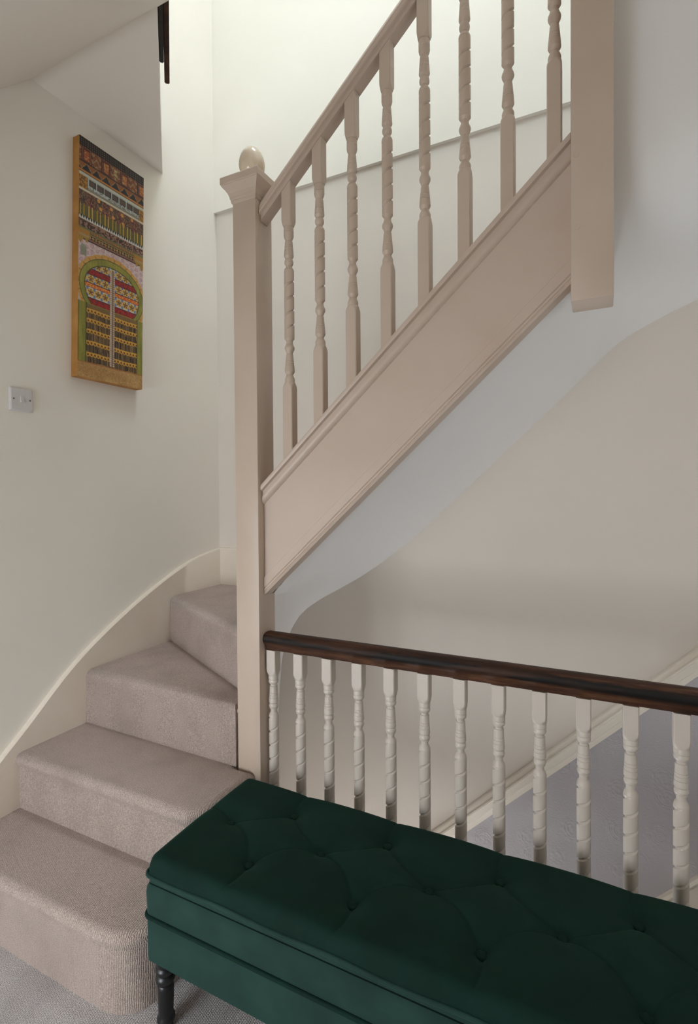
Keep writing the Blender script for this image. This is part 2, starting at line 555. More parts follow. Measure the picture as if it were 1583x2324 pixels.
# swept wall string along the left wall and on to the back wall
cur = [(0.80, -1.20), (0.98, -1.045), (1.097, -0.937), (1.193, -0.857), (1.27, -0.783), (1.355, -0.707), (1.46, -0.632), (1.566, -0.568), (1.68, -0.505), (1.80, -0.447), (1.917, -0.396),
       (2.0, -0.364), (2.089, -0.337), (2.19, -0.317), (YB, -0.306)]
# resample
yy = np.linspace(cur[0][0], cur[-1][0], 40)
zz = np.interp(yy, [c[0] for c in cur], [c[1] for c in cur])
k_ = np.array([0.25, 0.5, 0.25])
zz[1:-1] = np.convolve(zz, k_, 'valid')
v, f = [], []
TB = 0.022
for y, z in zip(yy, zz):
    lo = z - 0.36
    v += [(XL, y, Z(lo)), (XL + TB, y, Z(lo)), (XL + TB, y, Z(z - 0.006)), (XL + TB - 0.004, y, Z(z - 0.001)), (XL, y, Z(z))]
n = 5
for i in range(len(yy) - 1):
    for j in range(n):
        a, b = i * n + j, i * n + (j + 1) % n
        f.append([a, b, b + n, a + n])
f += [list(range(n))[::-1], list(range((len(yy) - 1) * n, len(yy) * n))]
structure(link('baseboard_left', mesh(v, f), M_SKIRT, sharp=40))
bx = [(XL, -0.306), (-1.72, -0.302), (-1.60, -0.28), (-1.45, -0.18), (-1.2, 0.05), (-0.4, 0.78), (0.0, 1.14)]
v, f = [], []
for x, z in bx:
    v += [(x, YB, Z(z - 0.30)), (x, YB - TB, Z(z - 0.30)), (x, YB - TB, Z(z - 0.005)), (x, YB - TB + 0.004, Z(z)), (x, YB, Z(z))]
for i in range(len(bx) - 1):
    for j in range(5):
        a, b = i * 5 + j, i * 5 + (j + 1) % 5
        f.append([a, b, b + 5, a + 5])
f += [[4, 3, 2, 1, 0], list(range(len(v) - 5, len(v)))]
structure(link('baseboard_back', mesh(v, f), M_SKIRT, sharp=40))

# ------------------------------------------------------------------ the staircase
stair = props(empty('staircase', (-1.5, 1.2, 0)), 'carpeted winder staircase with cream twisted balusters turning around a ball topped newel', 'staircase')


def child(name, me, mat, parent=stair, sharp=None, label=None):
    o = link(name, me, mat, None, sharp)
    o.parent = parent
    o.matrix_parent_inverse = Matrix.Translation(parent.location).inverted()
    if label:
        o['label'] = label
    return o


def offset_poly(poly, d):
    """inset a ccw polygon by d (vertex normals)"""
    out = []
    n = len(poly)
    for i in range(n):
        p0, p1, p2 = Vector(poly[i - 1]), Vector(poly[i]), Vector(poly[(i + 1) % n])
        e1, e2 = (p1 - p0).normalized(), (p2 - p1).normalized()
        n1, n2 = Vector((-e1.y, e1.x)), Vector((-e2.y, e2.x))
        m = n1 + n2
        k = 1.0 + n1.dot(n2)
        out.append(tuple(p1 + m * (d / max(k, 0.3))))
    return out


def round_corner(p0, p1, p2, r, seg=8):
    a, b = (Vector(p0) - Vector(p1)).normalized(), (Vector(p2) - Vector(p1)).normalized()
    s, e = Vector(p1) + a * r, Vector(p1) + b * r
    return [tuple((1 - q) ** 2 * s + 2 * q * (1 - q) * (0.42 * Vector(p1) + 0.58 * Vector(p1)) + q * q * e) for q in [k / seg for k in range(seg + 1)]]


def step_mesh(poly, z0, z1, lip, rad):
    """carpet wrapped step: riser set back by lip under a rounded nosing"""
    rings = []
    prof = [(lip, z0), (lip, z1 - 0.052), (lip * 0.9, z1 - 0.046), (lip * 0.35, z1 - 0.038), (0.0, z1 - 0.026)]
    if lip == 0:
        prof = [(0.0, z0), (0.0, z1 - rad)]
    r = min(rad, 0.026) if lip else rad
    for k in range(1, 6):
        a = math.radians(90 * k / 5)
        prof.append((r * (1 - math.cos(a)), z1 - r + r * math.sin(a)))
    for d, z in prof:
        rings.append([(x, y, z) for x, y in offset_poly(poly, d)])
    return rings_mesh(rings)


XR = -1.062
p1 = [(XL, 0.905)] + round_corner((XL, 0.905), (XR, 0.905), (XR, 1.4), 0.15) + [(XR, 1.418), (-1.137, 1.418), (-1.137, 1.46), (XL, 1.46)]
child('step', step_mesh(p1, 0.0, 0.222, 0.014, 0.026), M_CARPET, sharp=60)
p2 = [(XL, 1.137)] + round_corner((XL, 1.137), (XR, 1.137), (XR, 1.4), 0.09) + [(XR, 1.418), (-1.137, 1.418), (-1.137, 1.48), (XL, 1.48)]
child('step', step_mesh(p2, 0.222, 0.426, 0.014, 0.026), M_CARPET, sharp=60)
p3 = [(XL, 1.428), (-1.138, 1.415), (-1.137, 1.53), (XL, 1.95)]
child('step', step_mesh(p3, 0.426, 0.646, 0.0, 0.034), M_CARPET, sharp=60)
p4 = [(XL, 1.908), (-1.137, 1.487), (-1.10, 1.53), (-1.56, YB), (XL, YB)]
child('step', step_mesh(p4, 0.646, 0.866, 0.0, 0.034), M_CARPET, sharp=60)
p5 = [(-1.04, 1.52), (-1.04, YB), (-1.59, YB), (-1.135, 1.52)]
child('step', step_mesh(p5, 1.040, 1.086, 0.0, 0.03), M_CARPET, sharp=60)
for k in range(4):
    x0 = -1.04 + 0.241 * k
    z1 = 1.306 + 0.22 * k
    child('step', boxes([(x0, x0 + 0.25, 1.51, YB - 0.025, z1 - 0.03, z1), (x0, x0 + 0.02, 1.51, YB - 0.025, z1 - 0.215, z1 - 0.03)]), M_CARPET)

# raking outer string with its mouldings
XS0, XS1 = XN1 + 0.001, -0.072
s_face = [(1.453, 0.0), (1.505, 0.0), (1.505, -0.342), (1.453, -0.342)]
ostr = child('outer_string', raked([(y, Z(z)) for y, z in s_face], XS0, XS1, SL, XN1), M_TRIMX)
s_cap = [(1.508, 0.0), (1.508, 0.026), (1.500, 0.031), (1.440, 0.031), (1.433, 0.027), (1.431, 0.018), (1.433, 0.009), (1.4435, 0.005), (1.4435, -0.010), (1.440, -0.012),
         (1.440, -0.022), (1.4425, -0.030), (1.448, -0.037), (1.4535, -0.040), (1.4535, 0.0)]
child('string_capping', raked([(y, Z(z)) for y, z in s_cap], XS0, XS1, SL, XN1), M_TRIMX, ostr, 40)
s_low = [(1.4535, -0.284), (1.448, -0.287), (1.448, -0.322), (1.4505, -0.325), (1.448, -0.328), (1.448, -0.334), (1.4505, -0.337), (1.449, -0.341), (1.452, -0.348), (1.500, -0.348), (1.500, -0.343), (1.4535, -0.343)]
child('string_bead', raked([(y, Z(z)) for y, z in s_low], XS0, XS1, SL, XN1), M_TRIMX, ostr)

# newel post with moulded cap and ball
np_ = child('newel_post', boxes([(XN0, XN1, YN, YN + 0.095, 0.0, Z(1.03))], 0.003), M_TRIM, sharp=40, label='square cream newel post with moulded cap and ball')
NCX, NCY = (XN0 + XN1) / 2, YN + 0.0475
capp = [(0.988, .0475), (0.990, .050), (0.996, .0515), (1.001, .0515), (1.003, .0535), (1.010, .0545), (1.020, .058), (1.030, .064), (1.038, .071), (1.043, .0745), (1.045, .0745), (1.047, .077), (1.068, .077), (1.072, .074), (1.073, .02)]
rings = [[(NCX - h, NCY - h, Z(z)), (NCX + h, NCY - h, Z(z)), (NCX + h, NCY + h, Z(z)), (NCX - h, NCY + h, Z(z))] for z, h in capp]
child('post_cap', rings_mesh(rings), M_TRIM, np_, 11)
ball = [(1.070, 0.018), (1.088, 0.022)]
for k in range(1, 20):
    a = math.radians(-62 + 152 * k / 19)
    ball.append((1.132 + 0.046 * math.sin(a) * (1.36 if a > 0 else 1.0), max(0.0445 * math.cos(a), 0.0004)))
child('ball_finial', lathe([(Z(z), r) for z, r in ball], NCX, NCY, 32), M_BALL, np_, 60, 'glossy cream wooden ball')
bm = bmesh.new()
bmesh.ops.create_cone(bm, cap_ends=True, segments=12, radius1=0.009, radius2=0.007, depth=0.014,
                      matrix=Matrix.Translation((XN0 - 0.005, 1.432, Z(-0.757))) @ Matrix.Rotation(math.radians(90), 4, 'Y'))
me = bpy.data.meshes.new('m'); bm.to_mesh(me); bm.free()
child('dowel_peg', me, M_TRIM, np_)
# hanging newel at the head of the flight
hn = child('hanging_newel', boxes([(-0.071, 0.026, 1.425, 1.521, Z(0.481), Z(2.35))], 0.003), M_TRIM, sharp=40, label='square cream newel post hanging below the soffit')
for (x, z) in ((-0.058, 0.845), (-0.0555, 0.665)):
    bm = bmesh.new()
    bmesh.ops.create_cone(bm, cap_ends=True, segments=18, radius1=0.0075, radius2=0.0068, depth=0.0016,
                          matrix=Matrix.Translation((x, 1.425, Z(z))) @ Matrix.Rotation(math.radians(90), 4, 'X'))
    me = bpy.data.meshes.new('m'); bm.to_mesh(me); bm.free()
    child('dowel_plug', me, M_TRIM, hn)

# raking handrail
hr = [(1.447, 0.922), (1.488, 0.922), (1.488, 0.939), (1.4965, 0.9425), (1.4985, 0.950), (1.4955, 0.956), (1.4965, 0.966), (1.492, 0.979), (1.481, 0.988), (1.4675, 0.991),
      (1.454, 0.988), (1.443, 0.979), (1.4385, 0.966), (1.4395, 0.956), (1.4365, 0.950), (1.4385, 0.9425), (1.447, 0.939)]
child('handrail', raked([(y, Z(z)) for y, z in hr], XN1 + 0.001, -0.072, SL, XN1), M_TRIMX, sharp=28)

# turned balusters -------------------------------------------------------------
SEG = 32
HB = 0.0180


def ring_round(r, z):
    return [(r * math.cos(2 * math.pi * (i + 0.5) / SEG), r * math.sin(2 * math.pi * (i + 0.5) / SEG), z) for i in range(SEG)]


def ring_square(h, R, zf):
    out = []
    for i in range(SEG):
        a = 2 * math.pi * (i + 0.5) / SEG
        c, s = math.cos(a), math.sin(a)
        m = max(abs(c), abs(s))
        r = h / m
        if R is None:
            if abs(abs(c) - abs(s)) < 0.16:      # the two vertices beside a corner
                r *= 1.055
                x, y = r * c, r * s
                x = max(-h, min(h, x)); y = max(-h, min(h, y))
                out.append((x, y, zf(x)))
                continue
        else:
            r = min(r, R)
        out.append((r * c, r * s, zf(r * c)))
    return out


def baluster_mesh(prof, twist, pitch, z_bot, z_top, slope_bot, slope_top, zc_low, zc_high):
    """prof: list of segments from bottom to top [(z, r)...] / 'T'; blocks at both ends"""
    rings = []
    rings.append(ring_square(HB, None, lambda x: z_bot + slope_bot * x))
    lo, hi = zc_low, zc_high
    rings.append(ring_square(HB, None, lambda x: lo - 0.020))
    for k in range(7):
        q = k / 6
        R = HB * (1.40 - 0.44 * q)
        rings.append(ring_square(HB, R, lambda x, q=q: lo - 0.018 + 0.018 * q))
    for p in prof:
        if p == 'T':
            z0, z1, r = twist
            n = int((z1 - z0) / 0.0015)
            for k in range(n + 1):
                z = z0 + (z1 - z0) * k / n
                fade = min(1.0, (z - z0) / 0.012, (z1 - z) / 0.012)
                rg = []
                for i in range(SEG):
                    a = 2 * math.pi * (i + 0.5) / SEG
                    ph = (z / pitch - a / (2 * math.pi)) % 1.0
                    d = min(ph, 1 - ph) * pitch
                    g = min(1.0, max(0.0, (0.0038 - d) / 0.0020))
                    rr = r - 0.0040 * max(0.0, fade) * g
                    rg.append((rr * math.cos(a), rr * math.sin(a), z))
                rings.append(rg)
        else:
            rings.append(ring_round(p[1], p[0]))
    for k in range(7):
        q = 1 - k / 6
        R = HB * (1.40 - 0.44 * q)
        rings.append(ring_square(HB, R, lambda x, q=q: hi + 0.018 - 0.018 * q))
    rings.append(ring_square(HB, None, lambda x: hi + 0.020))
    rings.append(ring_square(HB, None, lambda x: z_top + slope_top * x))
    return rings_mesh(rings)


U = 0.000229
up = [(740, 70), (780, 72), (822, 72), (828, 66), (834, 72), (870, 73), (900, 66), (925, 54), (945, 48), (955, 50), (960, 57), (1010, 60), (1014, 56), (1018, 61), (1040, 62), (1044, 58), (1048, 63),
      (1075, 65), (1079, 61), (1083, 66), (1150, 70), (1168, 70), (1185, 60), (1205, 50), (1215, 55), (1235, 63), (1255, 66), (1280, 62), (1298, 50), (1305, 46), (1330, 46), (1340, 56), (1355, 66), (1372, 71)]
dn = [(2363, 71), (2385, 56), (2395, 48), (2435, 48), (2440, 54), (2455, 56), (2475, 68), (2500, 73), (2525, 68), (2540, 58), (2550, 56), (2560, 52), (2580, 45), (2590, 49), (2600, 52), (2690, 60), (2694, 56), (2698, 61),
      (2720, 63), (2724, 59), (2728, 64), (2750, 66), (2754, 62), (2758, 67), (2820, 72), (2842, 72), (2862, 62), (2885, 48), (2895, 52), (2910, 56), (2930, 66), (2950, 72), (2975, 72), (3000, 70)]
zc = lambda y: (3000 - y) * U                       # local height, 0 at the top of the lower block
prof = [(zc(y), r * U) for y, r in dn[::-1]] + ['T'] + [(zc(y), r * U) for y, r in up[::-1]]
X0B, DXB, DZB = -0.938, 0.1180, 0.1090
z_low0 = 0.370                                       # top of lower block of the first baluster (camera based)
zb_loc = 0.031 + SL * (X0B - XN1) - z_low0
zt_loc = 0.924 + SL * (X0B - XN1) - z_low0
ub = baluster_mesh(prof, (zc(2360), zc(1376), 73 * U), 0.0477, zb_loc - 0.002, zt_loc + 0.004, SL, SL, 0.0, zc(740))
for k in range(8):
    me = ub
    o = child('baluster', me, M_TRIM, sharp=24 if k == 0 else None)
    o.location = (X0B + DXB * k, YC, Z(z_low0 + DXB * SL * k + (0.0012 * k if False else 0.0)))

# ------------------------------------------------------------------ landing balustrade
land = props(empty('landing_balustrade', (-0.4, YC, 0)), 'landing balustrade with worn dark wooden handrail behind the green bench', 'balustrade')
lr = [(1.455, -0.535), (1.480, -0.535), (1.484, -0.527), (1.487, -0.515), (1.495, -0.506), (1.498, -0.495), (1.495, -0.484), (1.485, -0.4775), (1.4675, -0.4755), (1.450, -0.4775), (1.441, -0.484), (1.4375, -0.495), (1.440, -0.506),
      (1.448, -0.514), (1.450, -0.520)]
child('handrail', raked([(y, Z(z)) for y, z in lr], XN1 + 0.001, 1.1, 0.0, 0), M_WOODR, land, 40, 'worn dark brown wooden handrail')
child('base_rail', boxes([(XN1 + 0.001, 0.60, 1.44, 1.50, 0.0, 0.03)], 0.004), M_TRIML, land)
V = 0.000259
lp = [(640, 64), (645, 66), (690, 66), (697, 60), (704, 64), (725, 67), (745, 60), (757, 46), (770, 42), (783, 43), (787, 52), (870, 55), (874, 51), (878, 56), (900, 57), (904, 53), (908, 58), (940, 60), (944, 56), (948, 61),
      (1000, 63), (1008, 55), (1015, 51), (1020, 55), (1030, 59), (1048, 63), (1065, 59), (1075, 52), (1078, 56), (1084, 54), (1090, 42), (1130, 42), (1142, 50), (1160, 60), (1180, 65)]
zl = lambda y: -0.623 - (y - 640) * V
tz1, tz0 = zl(1184), -1.045
ltop = [(Z(zl(y)), r * V) for y, r in lp[::-1]]
lbot = [(Z(tz0 - (tz1 - zl(y)) * -1.0 - 0.0), r * V) for y, r in lp]   # mirrored turnings below the twist
lbot = [(Z(tz0 - (1184 - y) * V), r * V) for y, r in lp]
prof = lbot + ['T'] + ltop
lb = baluster_mesh(prof, (Z(tz0), Z(tz1), 66 * V), 0.0477, 0.028, Z(-0.5355), 0.0, 0.0, lbot[0][0], Z(-0.623))
for k in range(14):
    o = child('baluster', lb, M_TRIML, land, sharp=24 if k == 0 else None)
    o.location = (-1.0145 + 0.1079 * k, YC, 0)
    o.rotation_euler = (0, 0, 0)

# ------------------------------------------------------------------ green bench
BX0, BX1, BY0, BY1 = -1.046, 0.300, 0.930, 1.360
bench = props(empty('storage_bench', ((BX0 + BX1) / 2, (BY0 + BY1) / 2, 0)), 'dark green velvet storage bench with button tufted top beside the stairs', 'bench')


def shell(x0, x1, y0, y1, r, prof):
    """rounded-rectangle rings: prof [(z, inset)]"""
    rs = []
    for z, d in prof:
        rs.append([(x, y, z) for x, y in round_rect(x0 + d, x1 - d, y0 + d, y1 - d, max(r - d, 0.004), 6)])
    return rings_mesh(rs)


base = child('storage_base', shell(BX0, BX1, BY0, BY1, 0.02, [(0.187, 0.006), (0.190, 0.001), (0.20, 0.0), (0.30, 0.0), (0.304, 0.004), (0.308, 0.0), (0.360, -0.002), (0.374, 0.0), (0.383, 0.006)]), M_VELS, bench, 50)
rr = [(x, y, 0.304) for x, y in round_rect(BX0 - 0.001, BX1 + 0.001, BY0 - 0.001, BY1 + 0.001, 0.021, 6)]
child('piping', tube_loop(rr, 0.0055), M_VEL, base, 60)
lid = child('lid', shell(BX0 + 0.004, BX1 - 0.004, BY0 + 0.004, BY1 - 0.004, 0.02, [(0.386, 0.004), (0.389, 0.0), (0.402, 0.0), (0.405, 0.004)]), M_VELS, bench, 50)
# tufted cushion top as a height field with buttons and pleats
CXB = -0.365
P = 0.2905
YB_, YM_, YF_ = 1.257, 1.153, 1.041
back = [(CXB + P * (k - 1.5), YB_) for k in range(4)]
mid = [(CXB + P * (k - 2), YM_) for k in range(5)]
front = [(CXB + P * (k - 1.5), YF_) for k in range(4)]
segs = []
for k in range(4):
    segs += [(back[k], mid[k]), (back[k], mid[k + 1]), (front[k], mid[k]), (front[k], mid[k + 1])]
    segs += [(back[k], (back[k][0] + 0.012, BY1 + 0.02)), (front[k], (front[k][0] - 0.02, BY0 - 0.02))]
segs += [(mid[0], (BX0 - 0.02, YM_)), (mid[4], (BX1 + 0.02, YM_))]
NXG, NYG = 330, 112
gx = np.linspace(0, 1, NXG)
gy = np.linspace(0, 1, NYG)
# cluster rows towards the edges so that the rounded rim is smooth
gx = 0.5 - 0.5 * np.cos(np.pi * gx) * (0.35 + 0.65 * 1) if False else gx
GX, GY = np.meshgrid(BX0 + 0.001 + gx * (BX1 - BX0 - 0.002), BY0 + 0.001 + gy * (BY1 - BY0 - 0.002))
ex = np.minimum(GX - BX0 - 0.001, BX1 - 0.001 - GX)
ey = np.minimum(GY - BY0 - 0.001, BY1 - 0.001 - GY)
RX = 0.034


def rim(d):
    q = np.clip(1 - d / RX, 0, 1)
    return np.sqrt(np.clip(1 - q ** 2.2, 0, 1))


qx, qy = np.clip(1 - ex / RX, 0, 1), np.clip(1 - ey / RX, 0, 1)
edge = np.sqrt(np.clip(1 - np.clip(qx ** 3.0 + qy ** 3.0, 0, 1), 0, 1))
dome = 0.046 * edge + 0.006 * np.clip(ey / 0.2, 0, 1)
dseg = np.full(GX.shape, 9.0)
for (a, b) in segs:
    a, b = np.array(a), np.array(b)
    ab = b - a
    L = np.hypot(*ab)
    nrm = np.array([-ab[1], ab[0]]) / L
    tt = np.clip(((GX - a[0]) * ab[0] + (GY - a[1]) * ab[1]) / L ** 2, 0, 1)
    bow = 0.018 * np.sin(np.pi * tt) * (1 if ab[0] * ab[1] > 0 else -1)
    px = a[0] + tt * ab[0] + nrm[0] * bow
    py = a[1] + tt * ab[1] + nrm[1] * bow
    dseg = np.minimum(dseg, np.hypot(GX - px, GY - py))
dbt = np.full(GX.shape, 9.0)
for (x, y) in back + mid + front:
    dbt = np.minimum(dbt, np.hypot(GX - x, GY - y))
crease = 0.0026 * np.exp(-(dseg / 0.0035) ** 1.3) + 0.0065 * np.exp(-dseg / 0.035)
tuft = 0.025 * np.exp(-(dbt / 0.033) ** 1.05)
fade = np.clip(np.minimum(ex, ey) / 0.03, 0, 1)
ZC = 0.407 + dome - (crease * (0.35 + 0.65 * fade)) - tuft
ZC = np.maximum(ZC, 0.402 + 0.004 * edge)
# round the four plan corners of the cushion
RC = 0.022
for sx_c, xc in ((-1, BX0 + 0.001 + RC), (1, BX1 - 0.001 - RC)):
    for sy_c, yc in ((-1, BY0 + 0.001 + RC), (1, BY1 - 0.001 - RC)):
        m = ((GX - xc) * sx_c > 0) & ((GY - yc) * sy_c > 0)
        ax, ay = np.abs(GX - xc), np.abs(GY - yc)
        k = np.where(m, np.maximum(ax, ay) / np.maximum(np.hypot(ax, ay), 1e-9), 1.0)
        GX = np.where(m, xc + (GX - xc) * k, GX)
        GY = np.where(m, yc + (GY - yc) * k, GY)
v = [(float(a), float(b), float(c)) for a, b, c in zip(GX.ravel(), GY.ravel(), ZC.ravel())]
f = []
for j in range(NYG - 1):
    for i in range(NXG - 1):
        a = j * NXG + i
        f.append((a, a + 1, a + NXG + 1, a + NXG))
# underside skirt
per = [i for i in range(NXG)] + [j * NXG + NXG - 1 for j in range(1, NYG)] + [(NYG - 1) * NXG + i for i in range(NXG - 2, -1, -1)] + [j * NXG for j in range(NYG - 2, 0, -1)]
o0 = len(v)
for i in per:
    v.append((v[i][0], v[i][1], 0.4035))
for k in range(len(per)):
    k2 = (k + 1) % len(per)
    f.append((per[k], o0 + k, o0 + k2, per[k2]))
me = mesh(v, f, False)
cush = child('seat_cushion', me, M_VEL, bench, 75, 'button tufted dark green velvet top')
rr = [(x, y, 0.4085) for x, y in round_rect(BX0 + 0.001, BX1 - 0.001, BY0 + 0.001, BY1 - 0.001, 0.02, 6)]
pp = []
for i in range(len(rr)):                       # subdivide so that the lip can undulate
    a, b = rr[i], rr[(i + 1) % len(rr)]
    L = math.hypot(b[0] - a[0], b[1] - a[1])
    m = max(1, int(L / 0.02))
    for k in range(m):
        x, y = a[0] + (b[0] - a[0]) * k / m, a[1] + (b[1] - a[1]) * k / m
        pp.append((x, y, 0.4085 - 0.004 * (0.5 + 0.5 * math.cos((x - CXB) * 2 * math.pi / P))))
child('piping', tube_loop(pp, 0.0048), M_VELS, cush, 60)
bprof = [(-0.004, 0.0105), (0.0, 0.0122), (0.0030, 0.0119), (0.0052, 0.0098), (0.0066, 0.0060), (0.0072, 0.0008)]
bme = lathe(bprof, seg=18)
for (x, y) in back + mid + front:
    o = child('button', bme, M_VEL, cush, sharp=60)
    o.location = (x, y, 0.407 + 0.046 - 0.0235 + 0.0005)
lprof = [(0.0, 0.0165), (0.006, 0.0175), (0.012, 0.0165), (0.016, 0.0185), (0.022, 0.0225), (0.028, 0.0225), (0.033, 0.019), (0.040, 0.0185), (0.10, 0.0205), (0.112, 0.0205), (0.116, 0.018), (0.120, 0.019), (0.126, 0.0245), (0.132, 0.0255), (0.138, 0.0235),
         (0.142, 0.020), (0.147, 0.0235), (0.153, 0.0255), (0.159, 0.0235), (0.163, 0.020), (0.168, 0.023), (0.175, 0.0245), (0.187, 0.0245)]
lme = lathe(lprof, seg=24)
for (x, y) in ((BX0 + 0.037, BY0 + 0.034), (BX1 - 0.037, BY0 + 0.034), (BX0 + 0.037, BY1 - 0.034), (BX1 - 0.037, BY1 - 0.034)):
    o = child('leg', lme, M_BLACK, bench, sharp=40, label='turned black leg')
    o.location = (x, y, 0.0)

# ------------------------------------------------------------------ painting on the left wall
rng = np.random.RandomState(4)
PW, PH = 208, 624
uu, vv = np.meshgrid((np.arange(PW) + 0.5) / PW, (np.arange(PH) + 0.5) / PH)


def vnoise(fx, fy, seed):
    r = np.random.RandomState(seed).rand(int(fy) + 3, int(fx) + 3)
    x, y = uu * fx, vv * fy
    i, j = x.astype(int), y.astype(int)
    a, b = x - i, y - j
    a, b = a * a * (3 - 2 * a), b * b * (3 - 2 * b)
    return (r[j, i] * (1 - a) + r[j, i + 1] * a) * (1 - b) + (r[j + 1, i] * (1 - a) + r[j + 1, i + 1] * a) * b


IMG = np.zeros((PH, PW, 3))


def put(mask, c, alpha=1.0):
    c = np.array(c, float)
    if c.ndim == 1:
        c = np.broadcast_to(c, IMG.shape)
    a = (np.asarray(mask, float) * alpha)[..., None]
    IMG[:] = IMG * (1 - a) + c * a


def band(a, b):
    return (vv >= a) & (vv < b)


fr = lambda x: x - np.floor(x)
n_hi, n_md, n_lo = vnoise(100, 300, 1), vnoise(40, 120, 2), vnoise(9, 27, 3)
put(band(0, 1), (205, 186, 182))
# roof edge
put(band(0, .04), (34, 27, 26)); put(band(0, .04) & (fr(uu * 34 + 0.5 * np.floor(vv * 220)) < .35) & (fr(vv * 110) < .5), (128, 104, 80))
# carved shutters
put(band(.04, .102), (118, 70, 44)); put(band(.04, .102) & (n_hi > .6), (150, 92, 54))
pu = fr(uu * 7 - 0.2)
put(band(.04, .102) & (pu < .08), (48, 30, 34))
odd = (np.floor(uu * 7 - 0.2) % 2) == 0
put(band(.044, .100) & odd & (pu > .16) & (pu < .88), (92, 44, 36))
put(band(.051, .093) & odd & (pu > .26) & (pu < .80), (158, 84, 46)); put(band(.051, .093) & odd & (pu > .26) & (pu < .80) & (n_hi > .62), (196, 150, 80))
put(band(.051, .090) & (np.floor(uu * 7 - .2) == 3) & (pu > .35) & (pu < .7) & (n_md > .45), (176, 168, 116))
put(band(.045, .099) & ~odd & (np.abs(fr(vv * 34) - .5 - .3 * np.sin(pu * 9)) < .14), (156, 124, 84))
put(band(.100, .104), (46, 32, 26))
# triangles
put(band(.104, .137), (42, 40, 42)); tw = np.abs(fr(uu * 7 + .25) - .5) * 2
put(band(.104, .137) & (tw < 1.06 - (vv - .104) / .030), (140, 86, 44))
put(band(.104, .137) & (np.abs(tw - 1.02 + (vv - .104) / .030) < .10) & (fr(vv * 240) < .5), (196, 150, 90))
put(band(.137, .147), (192, 122, 52)); put(band(.147, .160), (192, 190, 174)); put(band(.145, .148), (70, 48, 30))
# gallery
put(band(.160, .213), (112, 104, 92))
put(band(.160, .213) & ((uu < .115) | (uu > .925)), (178, 126, 44)); put(band(.160, .213) & ((uu < .115) | (uu > .925)) & (n_hi > .55), (110, 70, 26))
gw = fr((uu - .125) / .8 * 7)
gal = (uu > .125) & (uu < .915)
put(band(.163, .192) & gal, (62, 54, 50)); put(band(.168, .188) & gal & (gw > .18) & (gw < .82), (96, 76, 66))
put(band(.160, .194) & gal & (gw < .12), (186, 190, 180)); put(band(.160, .165) & gal & (fr(uu * 80) < .6), (176, 184, 180))
put(band(.190, .204) & gal & (n_hi > .42), (186, 192, 186)); put(band(.204, .211) & gal & (fr(uu * 60 + vv * 300) < .45), (158, 160, 152))
put(band(.213, .223), (206, 194, 168))
# hanging cloths
cw = np.floor(uu * 9.0)
put(band(.223, .287), (84, 62, 46)); put(band(.223, .287) & (cw % 2 == 1), (104, 52, 44)); put(band(.223, .287) & (n_hi > .62), (140, 104, 74)); put(band(.223, .287) & (n_hi < .25), (52, 36, 30))
for k, (fx, fy) in enumerate(((.28, .232), (.31, .262), (.47, .236), (.50, .268), (.64, .236), (.66, .272), (.80, .232))):
    put((np.hypot((uu - fx) * .326, (vv - fy) * .983) < .008), (202, 140, 66))
put(band(.223, .287) & (fr(uu * 9) < .05), (150, 92, 60))
# olive fence
put(band(.280, .326) & (vv > .287 - .012 * (fr(uu * 7.5) > .5)), (104, 94, 46)); put(band(.287, .326) & (fr(uu * 70 + vv * 90) < .35), (86, 78, 38))
fw = fr(uu * 8.5)
put(band(.276, .326) & ((np.abs(fw - .2) < .05) | (np.abs(fw - .62) < .05)), (206, 166, 62))
put(band(.326, .341), (40, 36, 32)); put(band(.326, .341) & (np.abs(fr(uu * 28) - .5) * 2 < (vv - .324) / .016), (206, 206, 196)); put(band(.338, .342), (206, 206, 196))
# carved frieze
put(band(.342, .378), (150, 112, 92)); put(band(.344, .376) & (vnoise(60, 220, 9) > .52), (66, 42, 34)); put(band(.342, .378) & (fr(uu * 3.6) < .05), (70, 50, 44)); put(band(.374, .380), (104, 106, 76))
# cornice
put(band(.380, .422), (120, 84, 50)); put(band(.380, .390) & (fr(uu * 60) < .5), (178, 120, 56)); put(band(.390, .394), (84, 92, 68)); put(band(.394, .398), (170, 132, 54))
put(band(.399, .413), (50, 34, 24))
put(band(.398, .415) & (np.hypot((fr(uu * 22) - .5) * .326 / 22, (vv - .406) * .983) < .0052), (206, 172, 100)); put(band(.398, .415) & (np.hypot((fr(uu * 22) - .5) * .326 / 22, (vv - .406) * .983) < .0024), (70, 46, 30))
put(band(.413, .424), (140, 94, 78)); put(band(.422, .426), (52, 38, 34))
# pink plaster with little rings
pk = band(.426, .70)
put(pk, (208, 188, 186)); rgx, rgy = fr(uu * 13) - .5, fr(vv * 40 + .5 * np.floor(uu * 13)) - .5
rd = np.hypot(rgx * .326 / 13, rgy * .983 / 40)
put(pk & (np.abs(rd - .0068) < .0014), (182, 136, 138)); put(pk & (rd < .002), (176, 120, 124)); put(pk & (n_hi > .72), (186, 152, 154))
# brackets
for side in (0, 1):
    w = uu if side == 0 else 1 - uu
    prof_ = .432 + .012 * np.sin(w * 60)
    put((w < .155 - .05 * np.clip((vv - .41) / .03, 0, 1)) & (vv > .380) & (vv < prof_), (160, 124, 46)); put((w < .15) & band(.392, .398), (186, 108, 44)); put((w < .15) & band(.402, .412) & (fr(uu * 90) < .5), (170, 150, 130))
put((uu > .03) & (uu < .112) & band(.445, .492) & (((uu - .071) / .041) ** 2 + np.clip((.462 - vv) / .02, 0, 9) ** 2 < 1.0), (150, 150, 132)); put((uu > .03) & (uu < .112) & band(.455, .492) & (fr(uu * 70 + vv * 120) < .3), (112, 112, 98))
# horseshoe arch
CU, CV = .508, .600


